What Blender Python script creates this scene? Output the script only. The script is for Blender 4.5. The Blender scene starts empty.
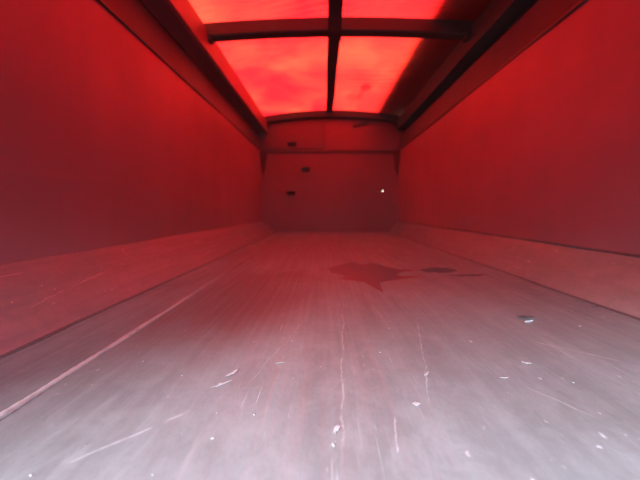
import bpy, bmesh, math, random
from mathutils import Vector, noise
R = math.radians
random.seed(7)
sc = bpy.context.scene
C = sc.collection

# ------------------------------------------------------------------ camera
CAM_H = 0.38                                   # lens height above the load floor
cd = bpy.data.cameras.new('camera')
cam = bpy.data.objects.new('camera', cd); C.objects.link(cam)
cd.sensor_fit = 'HORIZONTAL'; cd.sensor_width = 36.0
cd.lens = 36.0 * 340 / 640
cd.clip_start = 0.02; cd.clip_end = 3000
cam.location = (0, 0, CAM_H)
cam.rotation_euler = (R(90 - 5.0), 0, R(0.85))
cd.dof.use_dof = True; cd.dof.focus_distance = 0.85; cd.dof.aperture_fstop = 2.2   # focused on the near floor
sc.camera = cam

# ------------------------------------------------------------------ daylight
SUN_EL, SUN_AZ = 23, 120                       # veiled sun behind the tailgate, a little to the left
SUN_STRENGTH, SKY_STRENGTH, EXPOSURE = 1.5, 0.15, 4.4
w = bpy.data.worlds.new('World'); sc.world = w; w.use_nodes = True
wn = w.node_tree.nodes; wl = w.node_tree.links
sky = wn.new('ShaderNodeTexSky'); sky.sky_type = 'NISHITA'; sky.sun_disc = False
sky.sun_elevation = R(SUN_EL); sky.sun_rotation = R(90 + SUN_AZ)
sky.air_density = 1.0; sky.dust_density = 0.2; sky.ozone_density = 1.0
wl.new(sky.outputs[0], wn['Background'].inputs[0]); wn['Background'].inputs[1].default_value = SKY_STRENGTH
sd = bpy.data.lights.new('sun', 'SUN'); sun = bpy.data.objects.new('sun', sd); C.objects.link(sun)
sd.energy = SUN_STRENGTH; sd.angle = R(20); sd.color = (0.78, 0.89, 1.0)
# direction to the sun: x = right, y = forwards
ts = Vector((math.cos(R(SUN_EL)) * math.sin(R(90 + SUN_AZ)), math.cos(R(SUN_EL)) * math.cos(R(90 + SUN_AZ)), math.sin(R(SUN_EL))))
sun.rotation_euler = ts.to_track_quat('Z', 'Y').to_euler()
sun.location = (0, 0, 8)
sc.view_settings.view_transform = 'Standard'; sc.view_settings.look = 'None'
sc.view_settings.exposure = EXPOSURE; sc.view_settings.gamma = 1; sc.view_settings.use_curve_mapping = False
sc.render.engine = 'CYCLES'
sc.cycles.use_denoising = True
sc.cycles.max_bounces = 14; sc.cycles.diffuse_bounces = 8; sc.cycles.transmission_bounces = 6
sc.cycles.sample_clamp_indirect = 12

OPEN_H = 0.57                                  # clear height under the upper tailgate
# ------------------------------------------------------------------ measures (metres, x right, y towards the headboard)
XL, XR = -1.08, 1.24                           # side walls, inner faces
FL, FR = -0.84, 1.10                           # edges of the flat floor
SEAM = -0.60                                   # welded seam in the floor
CH = 0.20                                      # height of the sloped corner plates
YB, YF = -0.30, 5.90                           # rear sill and headboard
ZR = CAM_H + 0.99                              # top of the smooth wall
ZG = CAM_H + 1.35                              # groove under the upper rail
ZT = CAM_H + 1.49                              # top of the upper rail

# ------------------------------------------------------------------ node helpers
def mat(name):
    m = bpy.data.materials.new(name); m.use_nodes = True
    return m, m.node_tree, m.node_tree.nodes['Principled BSDF']
class N:
    def __init__(s, nt):
        s.nt = nt; s.tc = nt.nodes.new('ShaderNodeTexCoord').outputs['Object']
        s.xyz = None
    def link(s, a, b): s.nt.links.new(a, b)
    def put(s, sock, v):
        if isinstance(v, (int, float)): sock.default_value = v
        elif isinstance(v, (tuple, list)): sock.default_value = v
        else: s.link(v, sock)
    def math(s, op, a, b=0.0, clamp=False):
        n = s.nt.nodes.new('ShaderNodeMath'); n.operation = op; n.use_clamp = clamp
        s.put(n.inputs[0], a); s.put(n.inputs[1], b); return n.outputs[0]
    def mapr(s, v, a, b, c=0.0, d=1.0, smooth=True):
        n = s.nt.nodes.new('ShaderNodeMapRange'); n.interpolation_type = 'SMOOTHSTEP' if smooth else 'LINEAR'
        s.put(n.inputs[0], v); n.inputs[1].default_value = a; n.inputs[2].default_value = b
        n.inputs[3].default_value = c; n.inputs[4].default_value = d; return n.outputs[0]
    def mapping(s, scale=(1, 1, 1), rot=(0, 0, 0), loc=(0, 0, 0)):
        n = s.nt.nodes.new('ShaderNodeMapping'); s.link(s.tc, n.inputs[0])
        n.inputs[1].default_value = loc; n.inputs[2].default_value = rot; n.inputs[3].default_value = scale; return n.outputs[0]
    def noise(s, vec, scale, detail=4, rough=0.55, dist=0.0):
        n = s.nt.nodes.new('ShaderNodeTexNoise'); s.link(vec, n.inputs['Vector'])
        n.inputs['Scale'].default_value = scale; n.inputs['Detail'].default_value = detail
        n.inputs['Roughness'].default_value = rough; n.inputs['Distortion'].default_value = dist; return n.outputs[0]
    def voro(s, vec, scale):
        n = s.nt.nodes.new('ShaderNodeTexVoronoi'); s.link(vec, n.inputs['Vector'])
        n.inputs['Scale'].default_value = scale; return n.outputs['Distance'], n.outputs['Color']
    def mix(s, f, a, b):
        n = s.nt.nodes.new('ShaderNodeMix'); n.data_type = 'RGBA'
        s.put(n.inputs[0], f); s.put(n.inputs[6], a); s.put(n.inputs[7], b); return n.outputs[2]
    def bump(s, h, strength, dist=0.002):
        n = s.nt.nodes.new('ShaderNodeBump'); s.link(h, n.inputs['Height'])
        n.inputs['Strength'].default_value = strength; n.inputs['Distance'].default_value = dist; return n.outputs[0]
    def sep(s):
        if s.xyz is None:
            n = s.nt.nodes.new('ShaderNodeSeparateXYZ'); s.link(s.tc, n.inputs[0]); s.xyz = n.outputs
        return s.xyz
g = lambda v, a=1: (v, v, v, a)

# worn aluminium load floor: long drag marks, bright scuffs, dull grime
def floor_mat(name, base=0.40, scratches=(), tint=(1, 1, 1), red_patches=()):
    g = lambda v, a=1: (v * tint[0], v * tint[1], v * tint[2], a)
    m, nt, P = mat(name); n = N(nt)
    x, y, z = n.sep()
    streak = n.noise(n.mapping((8, 0.5, 1)), 1.0, 5, .55)
    streak2 = n.noise(n.mapping((60, 1.3, 1), (0, 0, R(3))), 1.0, 4, .6)
    grime = n.noise(n.mapping((1.6, .9, 1)), 1.3, 5, .62, .4)
    grain = n.noise(n.mapping((1, .5, 1)), 110, 3, .7)
    col = n.mix(n.mapr(streak, .3, .72), g(base * .84), g(base * 1.14))
    col = n.mix(n.mapr(grime, .42, .75, 0, .55), col, (base * .60, base * .53, base * .47, 1))
    col = n.mix(n.mapr(grain, .35, .7, 0, .35), col, g(base * .72))
    # fine bright scratches, mostly lengthwise, broken up
    brk = n.noise(n.mapping((1.2, 1.2, 1), loc=(3, 1, 0)), 3.2, 3, .6)
    wear = None
    for i, (rz, sx, sy, th) in enumerate(((2, 150, 2.2, .73), (-7, 170, 3.5, .745), (11, 150, 4.5, .75), (-24, 160, 6, .765), (38, 130, 7, .775))):
        s_ = n.noise(n.mapping((sx, sy, 1), (0, 0, R(rz)), (i * 5.3, i * 2.1, 0)), 1.0, 2, .5)
        s_ = n.mapr(s_, th - .05, th + .05)
        wear = s_ if wear is None else n.math('MAXIMUM', wear, s_)
    wear = n.math('MULTIPLY', wear, n.mapr(brk, .42, .68))
    # scuffed spots
    d, c = n.voro(n.mapping((1.0, .38, 1), (0, 0, R(-4))), 30)
    pick = n.noise(n.mapping((1, 1, 1), loc=(9, 0, 0)), 8, 3, .7)
    edge = n.noise(n.mapping((1, .6, 1)), 70, 3, .7)
    sp = n.math('MULTIPLY', n.mapr(n.math('ADD', d, n.math('MULTIPLY', edge, .22)), .26, .17), n.mapr(pick, .60, .68))
    wear = n.math('MAXIMUM', wear, n.math('MULTIPLY', sp, .9))
    for (x0, y0, x1, y1, wd, amt) in scratches:        # single long gouges at their places in the plate
        L = math.hypot(x1 - x0, y1 - y0); ux, uy = (x1 - x0) / L, (y1 - y0) / L
        dx = n.math('SUBTRACT', x, x0); dy = n.math('SUBTRACT', y, y0)
        t = n.math('ADD', n.math('MULTIPLY', dx, ux), n.math('MULTIPLY', dy, uy))
        q = n.math('SUBTRACT', n.math('MULTIPLY', dx, uy), n.math('MULTIPLY', dy, ux))
        wob = n.noise(n.mapping((3, 7, 1)), 1.0, 4, .6)
        q = n.math('ABSOLUTE', n.math('ADD', q, n.math('MULTIPLY', n.math('SUBTRACT', wob, .5), .03)))
        k = n.math('MULTIPLY', n.mapr(q, wd * .7, wd * .15), n.math('MULTIPLY', n.mapr(t, 0, L * .1), n.mapr(t, L, L * .9)))
        gap = n.noise(n.mapping((20, 20, 1)), 1.0, 3, .7)
        k = n.math('MULTIPLY', k, n.math('MULTIPLY', n.mapr(gap, .32, .66), amt * .75))
        wear = n.math('MAXIMUM', wear, k)
    mott = n.noise(n.mapping((1, .7, 1), loc=(2, 5, 0)), 16, 5, .7, .6)
    col = n.mix(n.mapr(mott, .38, .72, 0, .45), col, g(base * 1.35))
    smear = n.noise(n.mapping((5, 1.1, 1), (0, 0, R(-9)), (1, 3, 0)), 2.2, 5, .62, .8)
    col = n.mix(n.mapr(smear, .56, .78, 0, .5), col, g(base * 1.75))
    dk = n.noise(n.mapping((3.2, .8, 1), (0, 0, R(5)), (7, 3, 0)), 1.6, 5, .6, .5)
    col = n.mix(n.mapr(dk, .55, .78, 0, .5), col, (base * .55, base * .5, base * .47, 1))
    for (sx, sy, rx, ry, kk) in red_patches:
        wb_ = n.math('MULTIPLY', n.math('SUBTRACT', n.noise(n.mapping((2.4, 1.2, 1), loc=(5, 5, 0)), 1.6, 4, .6), .5), 1.6)
        ex = n.math('DIVIDE', n.math('SUBTRACT', x, sx), rx); ey = n.math('DIVIDE', n.math('SUBTRACT', y, sy), ry)
        rr = n.math('ADD', n.math('SQRT', n.math('ADD', n.math('MULTIPLY', ex, ex), n.math('MULTIPLY', ey, ey))), wb_)
        col = n.mix(n.mapr(rr, 1.35, .25, 0, kk), col, (.15, .030, .028, 1))
    fleck = n.noise(n.mapping((1, .55, 1), (0, 0, R(20)), (4, 4, 0)), 55, 2, .5)
    fl_area = n.noise(n.mapping((1, 1, 1), loc=(6, 2, 0)), 3.0, 3, .6)
    wear = n.math('MAXIMUM', wear, n.math('MULTIPLY', n.mapr(fleck, .70, .76), n.mapr(fl_area, .42, .62, 0, .9)))
    col = n.mix(n.math('MULTIPLY', wear, .8), col, g(.60))
    n.link(col, P.inputs['Base Color'])
    P.inputs['Metallic'].default_value = .15
    n.put(P.inputs['Roughness'], n.mapr(streak2, .3, .7, .42, .62))
    P.inputs['Specular IOR Level'].default_value = .4
    h = n.math('ADD', n.math('MULTIPLY', streak2, .25), n.math('MULTIPLY', grain, .25))
    h = n.math('ADD', h, n.math('MULTIPLY', grime, 1.2))
    n.link(n.bump(h, .35, .004), P.inputs['Normal'])
    return m

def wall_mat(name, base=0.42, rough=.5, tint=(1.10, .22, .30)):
    g = lambda v, a=1: (v * tint[0], v * tint[1], v * tint[2], a)      # red of the cover's glow put into the sheet colour
    m, nt, P = mat(name); n = N(nt)
    run = n.noise(n.mapping((1, 4, .35)), 1.6, 4, .6)                 # smudged vertical runs
    big = n.noise(n.mapping((1, .6, .8)), .9, 4, .6)
    drag = n.noise(n.mapping((1, .5, 22)), 1.0, 4, .6)
    grain = n.noise(n.mapping(), 90, 3, .7)
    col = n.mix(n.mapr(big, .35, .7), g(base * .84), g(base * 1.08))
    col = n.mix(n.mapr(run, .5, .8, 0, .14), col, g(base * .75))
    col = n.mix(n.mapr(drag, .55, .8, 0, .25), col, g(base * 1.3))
    n.link(col, P.inputs['Base Color'])
    P.inputs['Metallic'].default_value = .15
    n.put(P.inputs['Roughness'], n.mapr(run, .3, .7, rough - .03, rough + .05))
    n.link(n.bump(n.math('ADD', n.math('MULTIPLY', grain, .2), drag), .2, .003), P.inputs['Normal'])
    return m

def plain_mat(name, col, rough=.6, metal=0.0, scale=30, var=.3):
    m, nt, P = mat(name); n = N(nt)
    v = n.noise(n.mapping(), scale, 4, .6)
    n.link(n.mix(n.mapr(v, .3, .7), tuple(c * (1 - var) for c in col) + (1,), tuple(c * (1 + var) for c in col) + (1,)), P.inputs['Base Color'])
    P.inputs['Roughness'].default_value = rough; P.inputs['Metallic'].default_value = metal
    n.link(n.bump(v, .3, .002), P.inputs['Normal'])
    return m

def tarp_mat(name, thin=1.0):
    m = bpy.data.materials.new(name); m.use_nodes = True; nt = m.node_tree; nt.nodes.clear()
    n = N(nt); out = nt.nodes.new('ShaderNodeOutputMaterial')
    cloud = n.noise(n.mapping((1.1, .8, 1), loc=(0.6, 0.2, 0)), 1.35, 4, .5, .35)
    dirt = n.noise(n.mapping((1, .6, 1)), 7, 5, .65)
    weave = n.noise(n.mapping((1, 1, 1)), 60, 2, .5)
    # sun-bleached patches let more light through, dust and dirt less
    a = (0.82 * thin, 0.005 * thin, 0.006 * thin, 1); b = (.97 * thin, .040 * thin, .012 * thin, 1)
    tr = n.mix(n.math('ADD', n.mapr(cloud, .36, .95), n.math('MULTIPLY', n.mapr(n.sep()[0], -.3, .45), n.mapr(n.sep()[1], 2.2, 3.4, 0, .22)), True), a, b)
    tr = n.mix(n.mapr(dirt, .5, .85, 0, .4), tr, (.22 * thin, .004 * thin, .005 * thin, 1))
    tr = n.mix(n.mapr(weave, .4, .7, 0, .12), tr, (.25 * thin, .005 * thin, .006 * thin, 1))
    # brown stain near the front of the right-hand half, with a drip below it
    x, y, z = n.sep()
    wob = n.math('MULTIPLY', n.math('SUBTRACT', n.noise(n.mapping(), 9, 3, .6), .5), .16)
    for (sx, sy, rx, ry, k) in ((.53, 4.62, .085, .17, .75), (.50, 4.95, .04, .30, .4), (.40, 5.05, .12, .2, .3)):
        ex = n.math('DIVIDE', n.math('SUBTRACT', x, sx), rx); ey = n.math('DIVIDE', n.math('SUBTRACT', y, sy), ry)
        rr = n.math('SQRT', n.math('ADD', n.math('MULTIPLY', ex, ex), n.math('MULTIPLY', ey, ey)))
        tr = n.mix(n.math('MULTIPLY', n.mapr(n.math('ADD', rr, n.math('MULTIPLY', wob, 3)), 1.15, .55), k), tr, (.12 * thin, .002 * thin, .003 * thin, 1))
    t = nt.nodes.new('ShaderNodeBsdfTranslucent'); n.link(tr, t.inputs[0])
    wr = n.noise(n.mapping((1, 3.2, 1), (0, 0, R(12))), 4.5, 4, .6, .8)
    bp = n.bump(n.math('ADD', wr, n.math('MULTIPLY', weave, .12))  , .35, .05); n.link(bp, t.inputs['Normal'])
    d = nt.nodes.new('ShaderNodeBsdfPrincipled'); d.inputs['Base Color'].default_value = (.42, .006, .012, 1); d.inputs['Roughness'].default_value = .45
    mx = nt.nodes.new('ShaderNodeMixShader'); mx.inputs[0].default_value = .85
    n.link(d.outputs[0], mx.inputs[1]); n.link(t.outputs[0], mx.inputs[2])
    n.link(mx.outputs[0], out.inputs[0])
    return m

# ------------------------------------------------------------------ mesh helpers
def put(name, bm, m, parent=None, smooth=False, sharp=None):
    me = bpy.data.meshes.new(name); bmesh.ops.recalc_face_normals(bm, faces=bm.faces)
    bm.to_mesh(me); bm.free()
    if smooth:
        for p in me.polygons: p.use_smooth = True
        if sharp: me.set_sharp_from_angle(angle=R(sharp))
    o = bpy.data.objects.new(name, me); C.objects.link(o); me.materials.append(m)
    if parent: o.parent = parent
    return o
def box(bm, x0, x1, y0, y1, z0, z1, bev=0.0):
    r = bmesh.ops.create_cube(bm, size=1)
    for v in r['verts']:
        v.co = Vector(((x0 + x1) / 2 + v.co.x * (x1 - x0), (y0 + y1) / 2 + v.co.y * (y1 - y0), (z0 + z1) / 2 + v.co.z * (z1 - z0)))
    if bev:
        es = {e for v in r['verts'] for e in v.link_edges}
        bmesh.ops.bevel(bm, geom=list(es), offset=bev, segments=2, profile=.5, affect='EDGES')
def prism(bm, prof, y0, y1, ny=1, warp=None):
    """closed (x, z) profile swept along y; warp(x, y, z) -> (x, y, z)"""
    rings = []
    for j in range(ny + 1):
        y = y0 + (y1 - y0) * j / ny; ring = []
        for (x, z) in prof:
            p = (x, y, z)
            ring.append(bm.verts.new(warp(*p) if warp else p))
        rings.append(ring)
    k = len(prof)
    for j in range(ny):
        for i in range(k):
            bm.faces.new((rings[j][i], rings[j][(i + 1) % k], rings[j + 1][(i + 1) % k], rings[j + 1][i]))
    bm.faces.new(rings[0]); bm.faces.new(rings[-1][::-1])
def dens(pts, step):
    """subdivide an open poly-line"""
    out = []
    for a, b in zip(pts, pts[1:]):
        k = max(1, int(math.hypot(b[0] - a[0], b[1] - a[1]) / step))
        out += [(a[0] + (b[0] - a[0]) * i / k, a[1] + (b[1] - a[1]) * i / k) for i in range(k)]
    return out + [pts[-1]]
def thing(name, label, cat, loc=(0, 0, 0), group=None):
    o = bpy.data.objects.new(name, None); C.objects.link(o); o.location = loc; o.empty_display_size = .2
    return tag(o, label, cat, group)
def tag(o, label, cat, group=None):
    o['label'] = label; o['category'] = cat
    if group: o['group'] = group
    return o
nz = lambda x, y, z=0: noise.noise(Vector((x, y, z)))

# ------------------------------------------------------------------ materials
GOUGES = ((.075, 1.42, .025, .46, .0045, .6), (.32, 1.15, .20, .62, .0035, .8), (.60, .98, .75, .84, .005, .9),
          (-.25, .62, -.40, .46, .006, .7), (.13, .60, .115, .50, .004, .8), (.18, 1.6, .20, 1.15, .004, .6),
          (.42, .74, .50, .60, .004, .6), (-.05, 1.25, -.17, .70, .003, .5))
M_floor = floor_mat('worn aluminium floor plate', .21, GOUGES, red_patches=((-.36, 1.55, .32, .75, .92), (-.2, 3.4, .9, 1.5, .6)))  # near patch dark red; far patch puts the cover's red light into the floor
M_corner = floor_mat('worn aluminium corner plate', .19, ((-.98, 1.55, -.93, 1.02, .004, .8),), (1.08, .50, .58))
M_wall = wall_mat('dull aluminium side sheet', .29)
M_rail = wall_mat('shaded aluminium rail', .07, .55, (1.05, .32, .40))  # darkened to hold the shade along the upper rails
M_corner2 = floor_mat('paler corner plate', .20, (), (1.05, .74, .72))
M_patch = wall_mat('darker patch sheet', .15, .5, (1.05, .2, .28))
M_bright = wall_mat('pale aluminium cover rail', .22)
M_head = wall_mat('dull headboard sheet', .22, .5, (1.05, .18, .26))
M_dark = plain_mat('black grimed and shaded steel', (.03, .026, .026), .7, 0, 25, .4)
M_step = plain_mat('grimed step steel', (.07, .06, .06), .6, 0, 25, .3)
M_bow = plain_mat('dark painted bow steel', (.022, .014, .014), .6, 0, 20, .3)
M_strap = plain_mat('dark webbing', (.035, .008, .010), .8, 0, 120, .3)
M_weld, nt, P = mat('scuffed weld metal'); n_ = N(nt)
_x, _y, _z = n_.sep()                          # scuffed; fade further in puts the dimming daylight into the colour
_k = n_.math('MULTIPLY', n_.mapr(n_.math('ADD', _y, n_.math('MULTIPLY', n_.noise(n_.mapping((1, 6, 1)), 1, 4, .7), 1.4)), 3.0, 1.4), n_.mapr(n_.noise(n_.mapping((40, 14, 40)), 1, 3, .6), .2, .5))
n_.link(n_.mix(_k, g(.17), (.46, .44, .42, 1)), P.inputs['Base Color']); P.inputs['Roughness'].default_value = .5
M_tarp = tarp_mat('red pvc tarpaulin')
M_flap = plain_mat('wound tarpaulin layers', (.10, .006, .010), .6, 0, 10, .3)
M_chip = plain_mat('pale chip', (.44, .43, .43), .6, 0, 90, .15)
M_stone = plain_mat('dark stone chip', (.06, .055, .06), .7, 0, 90, .4)
M_ground = plain_mat('asphalt yard', (.10, .10, .10), .9, 0, 2, .15)

# ------------------------------------------------------------------ ground under the body
bm = bmesh.new()
bmesh.ops.create_grid(bm, x_segments=24, y_segments=60, size=1)
for v in bm.verts:                              # unseen ground raised behind the body to block horizon light
    y = v.co.y * 14.5 - 6; v.co = Vector((v.co.x * 14, y, max(0, -1.2 - y) * math.tan(R(11))))
gr = put('ground', bm, M_ground); gr.location = (0, 0, -.42); gr['kind'] = 'structure'

# ------------------------------------------------------------------ tipper body
body = thing('tipper_body', 'long grey metal tipper body seen from inside, glowing red under its cover', 'trailer body', (0, 0, -.42))
OFF = Vector((0, 0, .42))
def part(name, bm, m, parent=body, smooth=False, sharp=None):
    o = put(name, bm, m, None, smooth, sharp)
    o.parent = parent
    if parent is body: o.location = OFF
    return o

dent = lambda x, y, z: (x, y, z + .004 * nz(x * 2.2, y * 1.3) + .0016 * nz(x * 7, y * 4, 3))
def plate(x0, x1, name):
    bm = bmesh.new()
    top = dens([(x0, 0), (x1, 0)], .04)
    prism(bm, top + [(x1, -.012), (x0, -.012)], YB, YF, 150, dent)
    return part(name, bm, M_floor, body, True, 40)
fp = plate(SEAM + .003, FR - .003, 'floor_plate'); fp['label'] = 'wide grey floor plate with bright drag marks'
fp2 = plate(FL + .003, SEAM - .003, 'floor_plate'); fp2['label'] = 'narrow grey floor plate left of the bright weld'
bm = bmesh.new(); box(bm, XL - .03, XR + .03, YB, YF + .04, -.06, -.02)
part('underfloor', bm, M_dark)
for xb in (-.45, .55):                          # chassis rails the body stands on
    bm = bmesh.new(); box(bm, xb - .05, xb + .05, YB + .1, YF, -.42, -.06, .006)
    part('chassis_beam', bm, M_dark)

def bead(name, xs, zs, rad, m, y0=YB, y1=YF, ny=620, parent=body, wob=.002):
    bm = bmesh.new(); prev = None
    for j in range(ny + 1):
        y = y0 + (y1 - y0) * j / ny
        r = rad * (1 + .12 * math.sin(y * 420) + .25 * nz(y * 9, xs))
        cx = xs + wob * nz(y * 5, 2.3) * 2; cz = zs + .004 * nz(xs * 2.2, y * 1.3)
        ring = [bm.verts.new((cx + r * 1.25 * math.cos(a), y, cz + r * .8 * math.sin(a))) for a in [i * math.tau / 8 for i in range(8)]]
        if prev:
            for i in range(8): bm.faces.new((prev[i], prev[(i + 1) % 8], ring[(i + 1) % 8], ring[i]))
        prev = ring
    return part(name, bm, m, parent, True)
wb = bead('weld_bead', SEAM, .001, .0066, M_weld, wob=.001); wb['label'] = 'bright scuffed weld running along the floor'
bead('weld_bead', FL, .001, .006, M_rail, wob=.003)
bead('weld_bead', FR, .001, .006, M_rail, wob=.003)

# sloped corner plates between floor and walls
for s, xf, xw in ((-1, FL, XL), (1, FR, XR)):
    def cw(x, y, z, s=s):
        k = .006 * nz(y * 1.1, z * 4, s) + .002 * nz(y * 5, z * 9, s)
        return (x + k * s, y, z + k)
    bm = bmesh.new()
    pl = dens([(xf, 0), (xw, CH)], .04)
    prism(bm, pl + [(xw + .015 * s, pl[-1][1] - .01), (xf + .015 * s, -.014)], YB, YF, 120, cw)
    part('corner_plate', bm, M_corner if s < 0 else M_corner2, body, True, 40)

# side walls, dented sheet; above them the hollow top rail and the upper rail
for s, xw in ((-1, XL), (1, XR)):
    side = 'left' if s < 0 else 'right'
    def ww(x, y, z, s=s):
        k = .010 * nz(y * .9, z * 1.6, s * 4) + .003 * nz(y * 3.2, z * 4, s)
        if s > 0: k += .018 * math.exp(-((y - 1.25) / .22) ** 2 - ((z - .2) / .07) ** 2)   # knocked-in lower edge
        return (x + k, y, z)
    bm = bmesh.new()
    zb = CH - .006
    inner = dens([(xw, zb), (xw, ZR)], .05)
    prism(bm, inner + [(xw + .05 * s, ZR), (xw + .05 * s, zb)], YB, YF, 150, ww)
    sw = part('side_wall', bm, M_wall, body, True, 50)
    bead('weld_bead', xw, CH, .007, M_rail, parent=sw, ny=300) if s > 0 else None
    # top rail: stands a little proud of the sheet, leans outwards, ends in a deep groove
    x1 = xw - .012 * s
    bm = bmesh.new()
    rw = lambda x, y, z, s=s: (x + .005 * nz(y * 1.5, z * 3, 7 * s), y, z + .004 * nz(y * 1.7, 4))
    prism(bm, [(x1, ZR + .001), (x1, ZR + .02), (xw + .01 * s, ZR + .06), (xw + .035 * s, ZG - .10),
               (xw + .13 * s, ZG - .07), (xw + .15 * s, ZG - .07), (xw + .15 * s, ZR + .001)], YB, YF, 60, rw)
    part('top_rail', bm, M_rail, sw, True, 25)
    # upper rail: box section carrying the cover
    bm = bmesh.new()
    if s < 0: pr = [(xw + .095, ZG - .055), (xw + .11, ZG - .045), (xw + .105, ZT), (xw - .15, ZT), (xw - .15, ZG), (xw + .04, ZG)]
    else: pr = [(xw - .03, ZG - .01), (xw - .05, ZT - .03), (xw - .05, ZT - .001), (xw + .15, ZT - .001), (xw + .15, ZG - .01)]
    prism(bm, pr, YB, YF, 60, rw)
    part('cover_rail', bm, M_bright if s < 0 else M_dark, sw, True, 25)  # left rail in lit tone, right in shadow black, put in the colour
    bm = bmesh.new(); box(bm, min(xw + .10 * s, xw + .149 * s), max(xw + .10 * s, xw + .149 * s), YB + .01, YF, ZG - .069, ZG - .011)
    part('groove_shade', bm, M_dark, sw)  # added black strip standing in for the shadow in the groove

# headboard: lower sheet with a tiny drilled hole, pressed edge, upper sheet, foot steps
hb = bmesh.new()
HX, HZ, HR = .99, CAM_H + .33, .005
def wall_with_hole(bm, x0, x1, z0, z1, y, hx, hz, r):
    k = 8
    ring = [bm.verts.new((hx + r * math.cos(i * math.tau / k), y, hz + r * math.sin(i * math.tau / k))) for i in range(k)]
    outer = []
    for i in range(k):
        a = i * math.tau / k; c, s_ = math.cos(a), math.sin(a)
        tx = ((x1 - hx) / c) if c > 1e-6 else ((x0 - hx) / c) if c < -1e-6 else 1e9
        tz = ((z1 - hz) / s_) if s_ > 1e-6 else ((z0 - hz) / s_) if s_ < -1e-6 else 1e9
        t = min(tx, tz); outer.append(bm.verts.new((hx + c * t, y, hz + s_ * t)))
    cor = {}
    for i in range(k):
        a, b = outer[i], outer[(i + 1) % k]
        fs = [ring[i], a]
        on_x = lambda v: abs(v.co.x - x0) < 1e-5 or abs(v.co.x - x1) < 1e-5
        if on_x(a) and not on_x(b): fs.append(bm.verts.new((a.co.x, y, b.co.z)))
        elif on_x(b) and not on_x(a): fs.append(bm.verts.new((b.co.x, y, a.co.z)))
        fs += [b, ring[(i + 1) % k]]
        bm.faces.new(fs)
wall_with_hole(hb, XL - .05, XR + .05, -.02, ZR + .02, YF, HX, HZ, HR)
bmesh.ops.remove_doubles(hb, verts=hb.verts[:], dist=1e-5)
ex = bmesh.ops.extrude_face_region(hb, geom=hb.faces[:], use_keep_orig=True)
for v in ex['geom']:
    if isinstance(v, bmesh.types.BMVert): v.co.y += .006
head = part('front_wall', hb, M_head); head['label'] = 'far end wall with foot steps and one pinhole of daylight'
bm = bmesh.new(); prism(bm, [(XL - .17, ZR - .03), (XR + .17, ZR - .03), (XR + .17, ZT + .0), (.90, ZT + .14), (.10, ZT + .20), (-.80, ZT + .14), (XL - .17, ZT + .0)], YF + .012, YF + .05)
part('upper_front_sheet', bm, M_head, head)
bm = bmesh.new()
rr = random.Random(3)
for i in range(24):                               # slightly buckled pressed edge
    xa = XL + (XR - XL) * i / 24; xb = XL + (XR - XL) * (i + 1) / 24
    za = ZR + .012 * nz(i * .35, 5); box(bm, xa, xb, YF - .028, YF - .006, za - .012, za + .026)
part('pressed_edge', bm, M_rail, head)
bm = bmesh.new(); box(bm, XL + .02, -.02, YF - .012, YF - .003, ZR + .06, ZT + .04, .003)
part('patch_plate', bm, M_patch, head)
for (sx, sz) in ((-.56, CAM_H + 1.12), (-.335, CAM_H + .70), (-.585, CAM_H + .30)):   # folded foot steps
    bm = bmesh.new(); wd = .07
    prof = [(0, .035), (-.075, .035), (-.085, .028), (-.085, .018), (-.06, .022), (-.012, -.04), (0, -.04)]
    v0 = [bm.verts.new((sx - wd, YF + a, sz + b)) for a, b in prof]; v1 = [bm.verts.new((sx + wd, YF + a, sz + b)) for a, b in prof]
    for i in range(len(prof)): bm.faces.new((v0[i], v0[(i + 1) % 7], v1[(i + 1) % 7], v1[i]))
    bm.faces.new(v0); bm.faces.new(v1[::-1])
    part('foot_step', bm, M_step, head)
for s, xc in ((-1, XL), (1, XR)):                 # corner gussets under the rail ends
    bm = bmesh.new()
    v = [(xc, YF - .01, ZR - .42), (xc, YF - .01, ZR - .02), (xc, YF - .20, ZR - .02), (xc - .085 * s, YF - .01, ZR - .02), (xc - .05 * s, YF - .01, ZR - .30)]
    bv = [bm.verts.new(p) for p in v]
    for f in ((0, 1, 2), (1, 3, 2), (0, 4, 3, 1), (0, 2, 4), (2, 3, 4)): bm.faces.new([bv[i] for i in f])
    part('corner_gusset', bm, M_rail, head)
bm = bmesh.new()                                  # bent tie bar on the upper sheet
prism(bm, [(.47, CAM_H + 1.40), (.72, CAM_H + 1.45), (.74, CAM_H + 1.49), (.62, CAM_H + 1.475), (.47, CAM_H + 1.43)], YF - .02, YF + .011)
part('bent_strip', bm, M_dark, head)

# two-part tailgate behind the camera: upper half shut, lower flap dropped open, daylight comes in under the upper half
bm = bmesh.new(); box(bm, XL - .16, XR + .16, YB - .08, YB - .002, OPEN_H, ZT + .20, .006)
part('upper_tailgate', bm, M_wall)
bm = bmesh.new(); prism(bm, [(XL - .12, ZT + .03), (.1, ZT + .13), (XR + .12, ZT + .03), (XR + .12, ZT + .15), (.1, ZT + .25), (XL - .12, ZT + .15)], YB, 1.0)
part('rear_light_block', bm, M_rail)                     # unseen hood, added to cut red light on the near floor
bm = bmesh.new(); box(bm, XL - .05, XR + .05, YB - .10, YB - .05, -.41, -.02, .006)
part('lower_flap', bm, M_wall)

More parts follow.
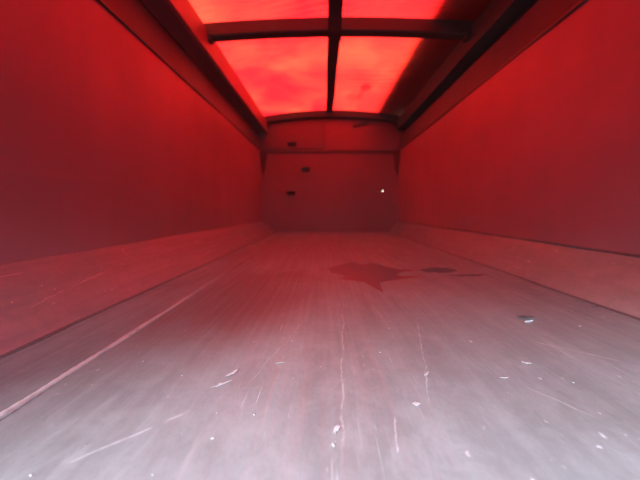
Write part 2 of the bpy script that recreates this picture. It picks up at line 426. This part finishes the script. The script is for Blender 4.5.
# ------------------------------------------------------------------ cover: red tarpaulin, bows, ridge strap
Y1 = 2.97
def roof_z(x, y):
    u = (x - .10) / 1.18
    t = max(0.0, y) / YF
    z = ZT + .012 + .05 * t - .05 * math.exp(-((y - Y1) / .8) ** 2) * (1 - min(1, u * u)) + (.085 + .02 * t) * (1 - u * u)
    # sag between the bows and small creases
    ph = (y - YB) / (Y1 - YB) if y < Y1 else (y - Y1) / (YF - Y1)
    sag = math.sin(math.pi * min(1, max(0, ph)))
    z -= .030 * sag * (1 - min(1, abs(x - .10) / .12 * 0 + u * u))
    z += sag * (.010 * nz(x * 2.4, y * 1.6, 1) + .004 * nz(x * 5 + y * 1.5, y * 7, 2))
    c = math.exp(-((y - 2.72) / .16) ** 2) * max(0, 1 - abs(x + .12) / .55)           # pulled creases by the bow
    z += .011 * c * math.sin((y * 1.0 + x * .35) * 75)
    c2 = math.exp(-((y - 4.35) / .3) ** 2) * max(0, 1 - abs(x - .55) / .5)
    z += .009 * c2 * math.sin((y + x * .1) * 48)
    return z
tarp = thing('tarpaulin', 'red translucent cover sheet glowing with daylight over the whole body', 'tarpaulin', (0, 0, ZT))
TOFF = Vector((0, 0, -ZT))
bm = bmesh.new(); nx, ny = 90, 260; rows = []
xa, xb = XL - .10, XR + .10
for j in range(ny + 1):
    y = YB - .08 + (YF + .16 - YB) * j / ny; row = []
    row.append(bm.verts.new((xa - .075, y, ZT - .22)))
    for i in range(nx + 1):
        x = xa + (xb - xa) * i / nx; row.append(bm.verts.new((x, y, roof_z(x, y) + .004)))
    row.append(bm.verts.new((xb + .075, y, ZT - .22)))
    rows.append(row)
for j in range(ny):
    for i in range(len(rows[0]) - 1): bm.faces.new((rows[j][i], rows[j][i + 1], rows[j + 1][i + 1], rows[j + 1][i]))
sheet = put('sheet', bm, M_tarp, tarp, True); sheet.location = TOFF
# the slack of the sheet, wound flat on its tube along the right-hand rail
bm = bmesh.new(); prev = None; k = 22
for j in range(121):
    y = YB - .08 + (YF + .16 - YB) * j / 120; ring = []
    x0 = .83 + .012 * nz(y * 2.2, 1) + .004 * nz(y * 8, 3); x1 = XR + .18
    for i in range(k):
        a = i * math.tau / k; u = math.copysign(abs(math.cos(a)) ** .3, math.cos(a)); v = math.copysign(abs(math.sin(a)) ** .8, math.sin(a))
        x = (x0 + x1) / 2 + (x1 - x0) / 2 * u
        zc = roof_z(x, y) + .055
        ring.append(bm.verts.new((x, y, zc + (.042 + .008 * nz(y * 3, a)) * v)))
    if prev:
        for i in range(k): bm.faces.new((prev[i], prev[(i + 1) % k], ring[(i + 1) % k], ring[i]))
    else: bm.faces.new(ring)
    prev = ring
bm.faces.new(prev[::-1])
ro = put('rolled_edge', bm, M_flap, tarp, True, 60); ro.location = TOFF; ro['label'] = 'dark wound-up layers of the cover along the right rail'

def bow(y, label, wd=.11, dp=.11, nseg=40):
    t = thing('roof_bow', label, 'roof bow', (0, y, ZT), 'roof bows carrying the red cover')
    bm = bmesh.new(); prev = None
    xs = [XL + .02 + (XR - XL - .04) * i / nseg for i in range(nseg + 1)]
    for x in xs:
        z = roof_z(x, y) - .004 - ZT
        pts = [(-wd / 2, -.006), (-wd / 2 + .006, 0), (wd / 2 - .006, 0), (wd / 2, -.006), (wd / 2, -dp + .012), (wd / 2 - .012, -dp), (-wd / 2 + .012, -dp), (-wd / 2, -dp + .012)]
        ring = [bm.verts.new((x, a, z + b)) for a, b in pts]
        if prev:
            for i in range(8): bm.faces.new((prev[i], prev[(i + 1) % 8], ring[(i + 1) % 8], ring[i]))
        else: bm.faces.new(ring)
        prev = ring
    bm.faces.new(prev[::-1])
    put('bow_tube', bm, M_bow, t, True, 35)
    for s, x in ((-1, XL + .115), (1, XR - .075)):
        bm = bmesh.new(); box(bm, x - .02, x + .02, -.045, .045, -.085, .0, .004)
        put('bow_socket', bm, M_dark, t)
    return t
bow(Y1, 'dark cross bar arching under the middle of the red cover')
bow(YF - .06, 'dark cross bar at the far end wall under the red cover')
st = bmesh.new(); prev = None                     # ridge strap, lengthwise under the sheet
for j in range(141):
    y = YB + (YF - .10 - YB) * j / 140
    xc = .075 + .010 * nz(y * .8, 6); hw = .056
    ring = []
    for (a, b) in ((-hw, 0), (hw, 0), (hw, -.02), (0, -.028), (-hw, -.02)):
        dip = .116 * math.exp(-((y - Y1) / .13) ** 4)
        ring.append(st.verts.new((xc + a, y, roof_z(xc, y) - .008 + b - dip - ZT)))
    if prev:
        for i in range(5): st.faces.new((prev[i], prev[(i + 1) % 5], ring[(i + 1) % 5], ring[i]))
    else: st.faces.new(ring)
    prev = ring
st.faces.new(prev[::-1])
s_ = put('ridge_strap', st, M_strap, None, True, 40); s_.location = (0, 0, ZT)
tag(s_, 'broad dark strap running lengthwise under the middle of the red cover', 'strap')

# ------------------------------------------------------------------ wet patches on the floor
mw, nt, P = mat('red water film'); n_ = N(nt)
P.inputs['Base Color'].default_value = (.80, .035, .075, 1); P.inputs['Metallic'].default_value = 1; P.inputs['Roughness'].default_value = .22   # red-tinted metallic wet film
n_.link(n_.bump(n_.noise(n_.mapping(), 14, 3, .5), .05, .002), P.inputs['Normal'])
mw2, nt2, P2 = mat('dark water film')
P2.inputs['Base Color'].default_value = (.13, .010, .02, 1); P2.inputs['Roughness'].default_value = .2; P2.inputs['Metallic'].default_value = 1
def puddle(pts, label, seed, dark=True):
    # outline given in metres on the floor, roughened
    rnd = random.Random(seed); out = []
    k = len(pts)
    for i in range(k):
        a, b = Vector(pts[i]), Vector(pts[(i + 1) % k]); q = max(2, int((b - a).length / .02))
        for t in range(q):
            p = a.lerp(b, t / q); e = .008
            out.append((p.x + e * nz(p.x * 22, p.y * 22, seed) + .005 * nz(p.x * 70, p.y * 60, seed), p.y + e * 2 * nz(p.x * 22, p.y * 14, seed + 5) + .012 * nz(p.x * 60, p.y * 45, seed + 2)))
    cx = sum(p[0] for p in out) / len(out); cy = sum(p[1] for p in out) / len(out)
    bm = bmesh.new()
    hgt = lambda x, y: .0045 + .0006
    top = [bm.verts.new((x - cx, y - cy, dent(x, y, 0)[2] + .0012)) for x, y in out]
    low = [bm.verts.new((x - cx + (x - cx) * .004, y - cy + (y - cy) * .004, dent(x, y, 0)[2] - .002)) for x, y in out]
    f = bm.faces.new(top)
    for i in range(len(out)): bm.faces.new((top[i], low[i], low[(i + 1) % len(out)], top[(i + 1) % len(out)]))
    bmesh.ops.triangulate(bm, faces=[f])
    o = put('puddle', bm, mw); o.location = (cx, cy, 0)
    if dark: o.data.materials.clear(); o.data.materials.append(mw2)
    return tag(o, label, 'puddle', 'wet patches on the load floor')
def fl(px, py):                                   # photo point -> place on the load floor
    d = CAM_H * 340 / (py - 210.0); return ((px - 325) * d / 340, d)
puddle([fl(*p) for p in ((328, 269), (340, 265), (352, 262), (362, 264.5), (374, 263), (386, 266.5), (399, 269.4), (420, 270), (402, 272.5), (396, 275), (404, 276.6), (421, 277), (404, 279.5), (392, 280.5), (381, 283), (384, 293.5), (377, 290), (366, 283), (352, 281), (340, 279.5), (346, 276), (331, 273.5))],
       'broad star-shaped wet patch reflecting red in the middle of the floor', 3, False)
puddle([fl(*p) for p in ((418, 269.5), (432, 267.5), (448, 267.5), (459, 270.5), (450, 273), (428, 272))],
       'small lens-shaped wet patch right of the broad one', 8)
puddle([fl(*p) for p in ((446, 275.5), (470, 274.4), (489, 275), (470, 276.2))],
       'thin wet streak beside the right corner plate', 17)

# ------------------------------------------------------------------ loose scraps on the floor
def scrap(px, py, ln, wd, ang, label, m, th=.003, seed=0, curl=.004, name='paint_flake', cat='flake', k=19):
    x, y = fl(px, py); rnd = random.Random(seed + int(px)); bm = bmesh.new()
    ca, sa = math.cos(R(ang)), math.sin(R(ang)); top = []; low = []
    for i in range(k):
        a = i * math.tau / k; r = rnd.uniform(.35, 1.15)
        u, v = ln / 2 * r * math.cos(a), wd / 2 * r * math.sin(a)
        lift = curl * (abs(u) / (ln / 2)) ** 2
        top.append(bm.verts.new((u * ca - v * sa, u * sa + v * ca, th + lift))); low.append(bm.verts.new((u * ca * .94 - v * sa * .94, u * sa * .94 + v * ca * .94, lift)))
    ct = bm.verts.new((0, 0, th * 1.3)); cl = bm.verts.new((0, 0, -.001))
    for i in range(k):
        j = (i + 1) % k
        bm.faces.new((top[i], top[j], ct)); bm.faces.new((low[j], low[i], cl)); bm.faces.new((low[i], low[j], top[j], top[i]))
    o = put(name, bm, m); o.location = (x, y, dent(x, y, 0)[2] + .0012)
    return tag(o, label, cat)
ch = thing('metal_chip', 'dark torn chip with a bright edge lying on the right of the floor', 'chip', (*fl(530, 320.5), 0))
o = scrap(528.5, 319, .060, .050, 8, '', M_stone, .004, 1, .003, k=9); e = scrap(532, 323, .062, .007, 20, '', M_chip, .005, 2, .003, k=9)
for q, nm in ((o, 'dark_face'), (e, 'bright_edge')):
    q.location = q.location - Vector(ch.location); q.parent = ch; q.name = nm
    for kk in ('label', 'category'): del q[kk]
for a in ((229, 380, .044, .013, 62, 'larger of two joined white flakes near the left weld, upper piece'),
          (217, 392, .050, .014, 44, 'ragged white flake just below its twin, left half of the floor'),
          (337.5, 440, .040, .009, 72, 'slim white flake standing on the long scratch near the camera'),
          (334, 458, .012, .007, 80, 'tiny white flake below the slim one on the long scratch'),
          (430, 381, .026, .009, 55, 'white flake nearest to the middle right of the floor'),
          (421, 413, .018, .016, 20, 'roundish white flake at the end of a short scratch'),
          (531, 366, .026, .012, -15, 'white flake below the dark torn chip'),
          (279, 368, .026, .006, 24, 'small slanting white flake above the left middle'),
          (510, 383, .022, .006, 5, 'flat pale flake lying crosswise right of the middle'),
          (584, 327, .009, .007, 0, 'tiny bright crumb right of the dark torn chip'),
          (382, 357, .008, .006, 0, 'tiny bright crumb in front of the broad wet patch')):
    scrap(*a[:5], a[5], M_chip, .0005, 5, .0002)
x0, y0 = fl(580, 304)
bm = bmesh.new(); rnd = random.Random(4)
for i in range(9):
    r = .0015 + .0025 * rnd.random(); px, py = rnd.gauss(0, .045), rnd.gauss(0, .03)
    q = bmesh.ops.create_icosphere(bm, subdivisions=1, radius=r)
    for v in q['verts']: v.co = Vector((v.co.x * 1.6 + px, v.co.y + py, v.co.z * .6 + .002)) * 1
dl = put('dirt_clump', bm, M_stone); dl.location = (x0, y0, .001); dl['kind'] = 'stuff'
tag(dl, 'small scatter of dark dirt beside the right floor seam', 'dirt')
# grit: far too fine and many to count
bm = bmesh.new(); rnd = random.Random(11)
for i in range(70):
    d = .45 + 2.6 * rnd.random() ** 1.4; x = rnd.uniform(-.82, 1.08); r = .0005 + .0011 * rnd.random() ** 2
    q = bmesh.ops.create_icosphere(bm, subdivisions=1, radius=r); a = rnd.uniform(1, 2.4); ang = rnd.uniform(0, 3.14)
    for v in q['verts']:
        u, t = v.co.x * a, v.co.y; v.co = Vector((x + u * math.cos(ang) - t * math.sin(ang), d + u * math.sin(ang) + t * math.cos(ang), dent(x, d, 0)[2] + .0006 + v.co.z * .6))
cr = put('grit', bm, M_chip); cr['kind'] = 'stuff'; tag(cr, 'fine pale grit scattered over the load floor', 'grit')

# ------------------------------------------------------------------ dusty air
HAZE = 0.045
if HAZE:
    bm = bmesh.new(); box(bm, -15, 15, -21.5, 9.5, -1.42, 3.9)
    hm = bpy.data.materials.new('dusty air'); hm.use_nodes = True; hn = hm.node_tree.nodes; hn.clear()
    pv = hn.new('ShaderNodeVolumePrincipled'); pv.inputs['Color'].default_value = (.95, .80, .82, 1); pv.inputs['Density'].default_value = HAZE
    ho = hn.new('ShaderNodeOutputMaterial'); hm.node_tree.links.new(pv.outputs[0], ho.inputs['Volume'])
    hz = put('haze', bm, hm); hz['kind'] = 'stuff'; hz['label'] = 'thin dusty air filling the covered body'; hz['category'] = 'haze'
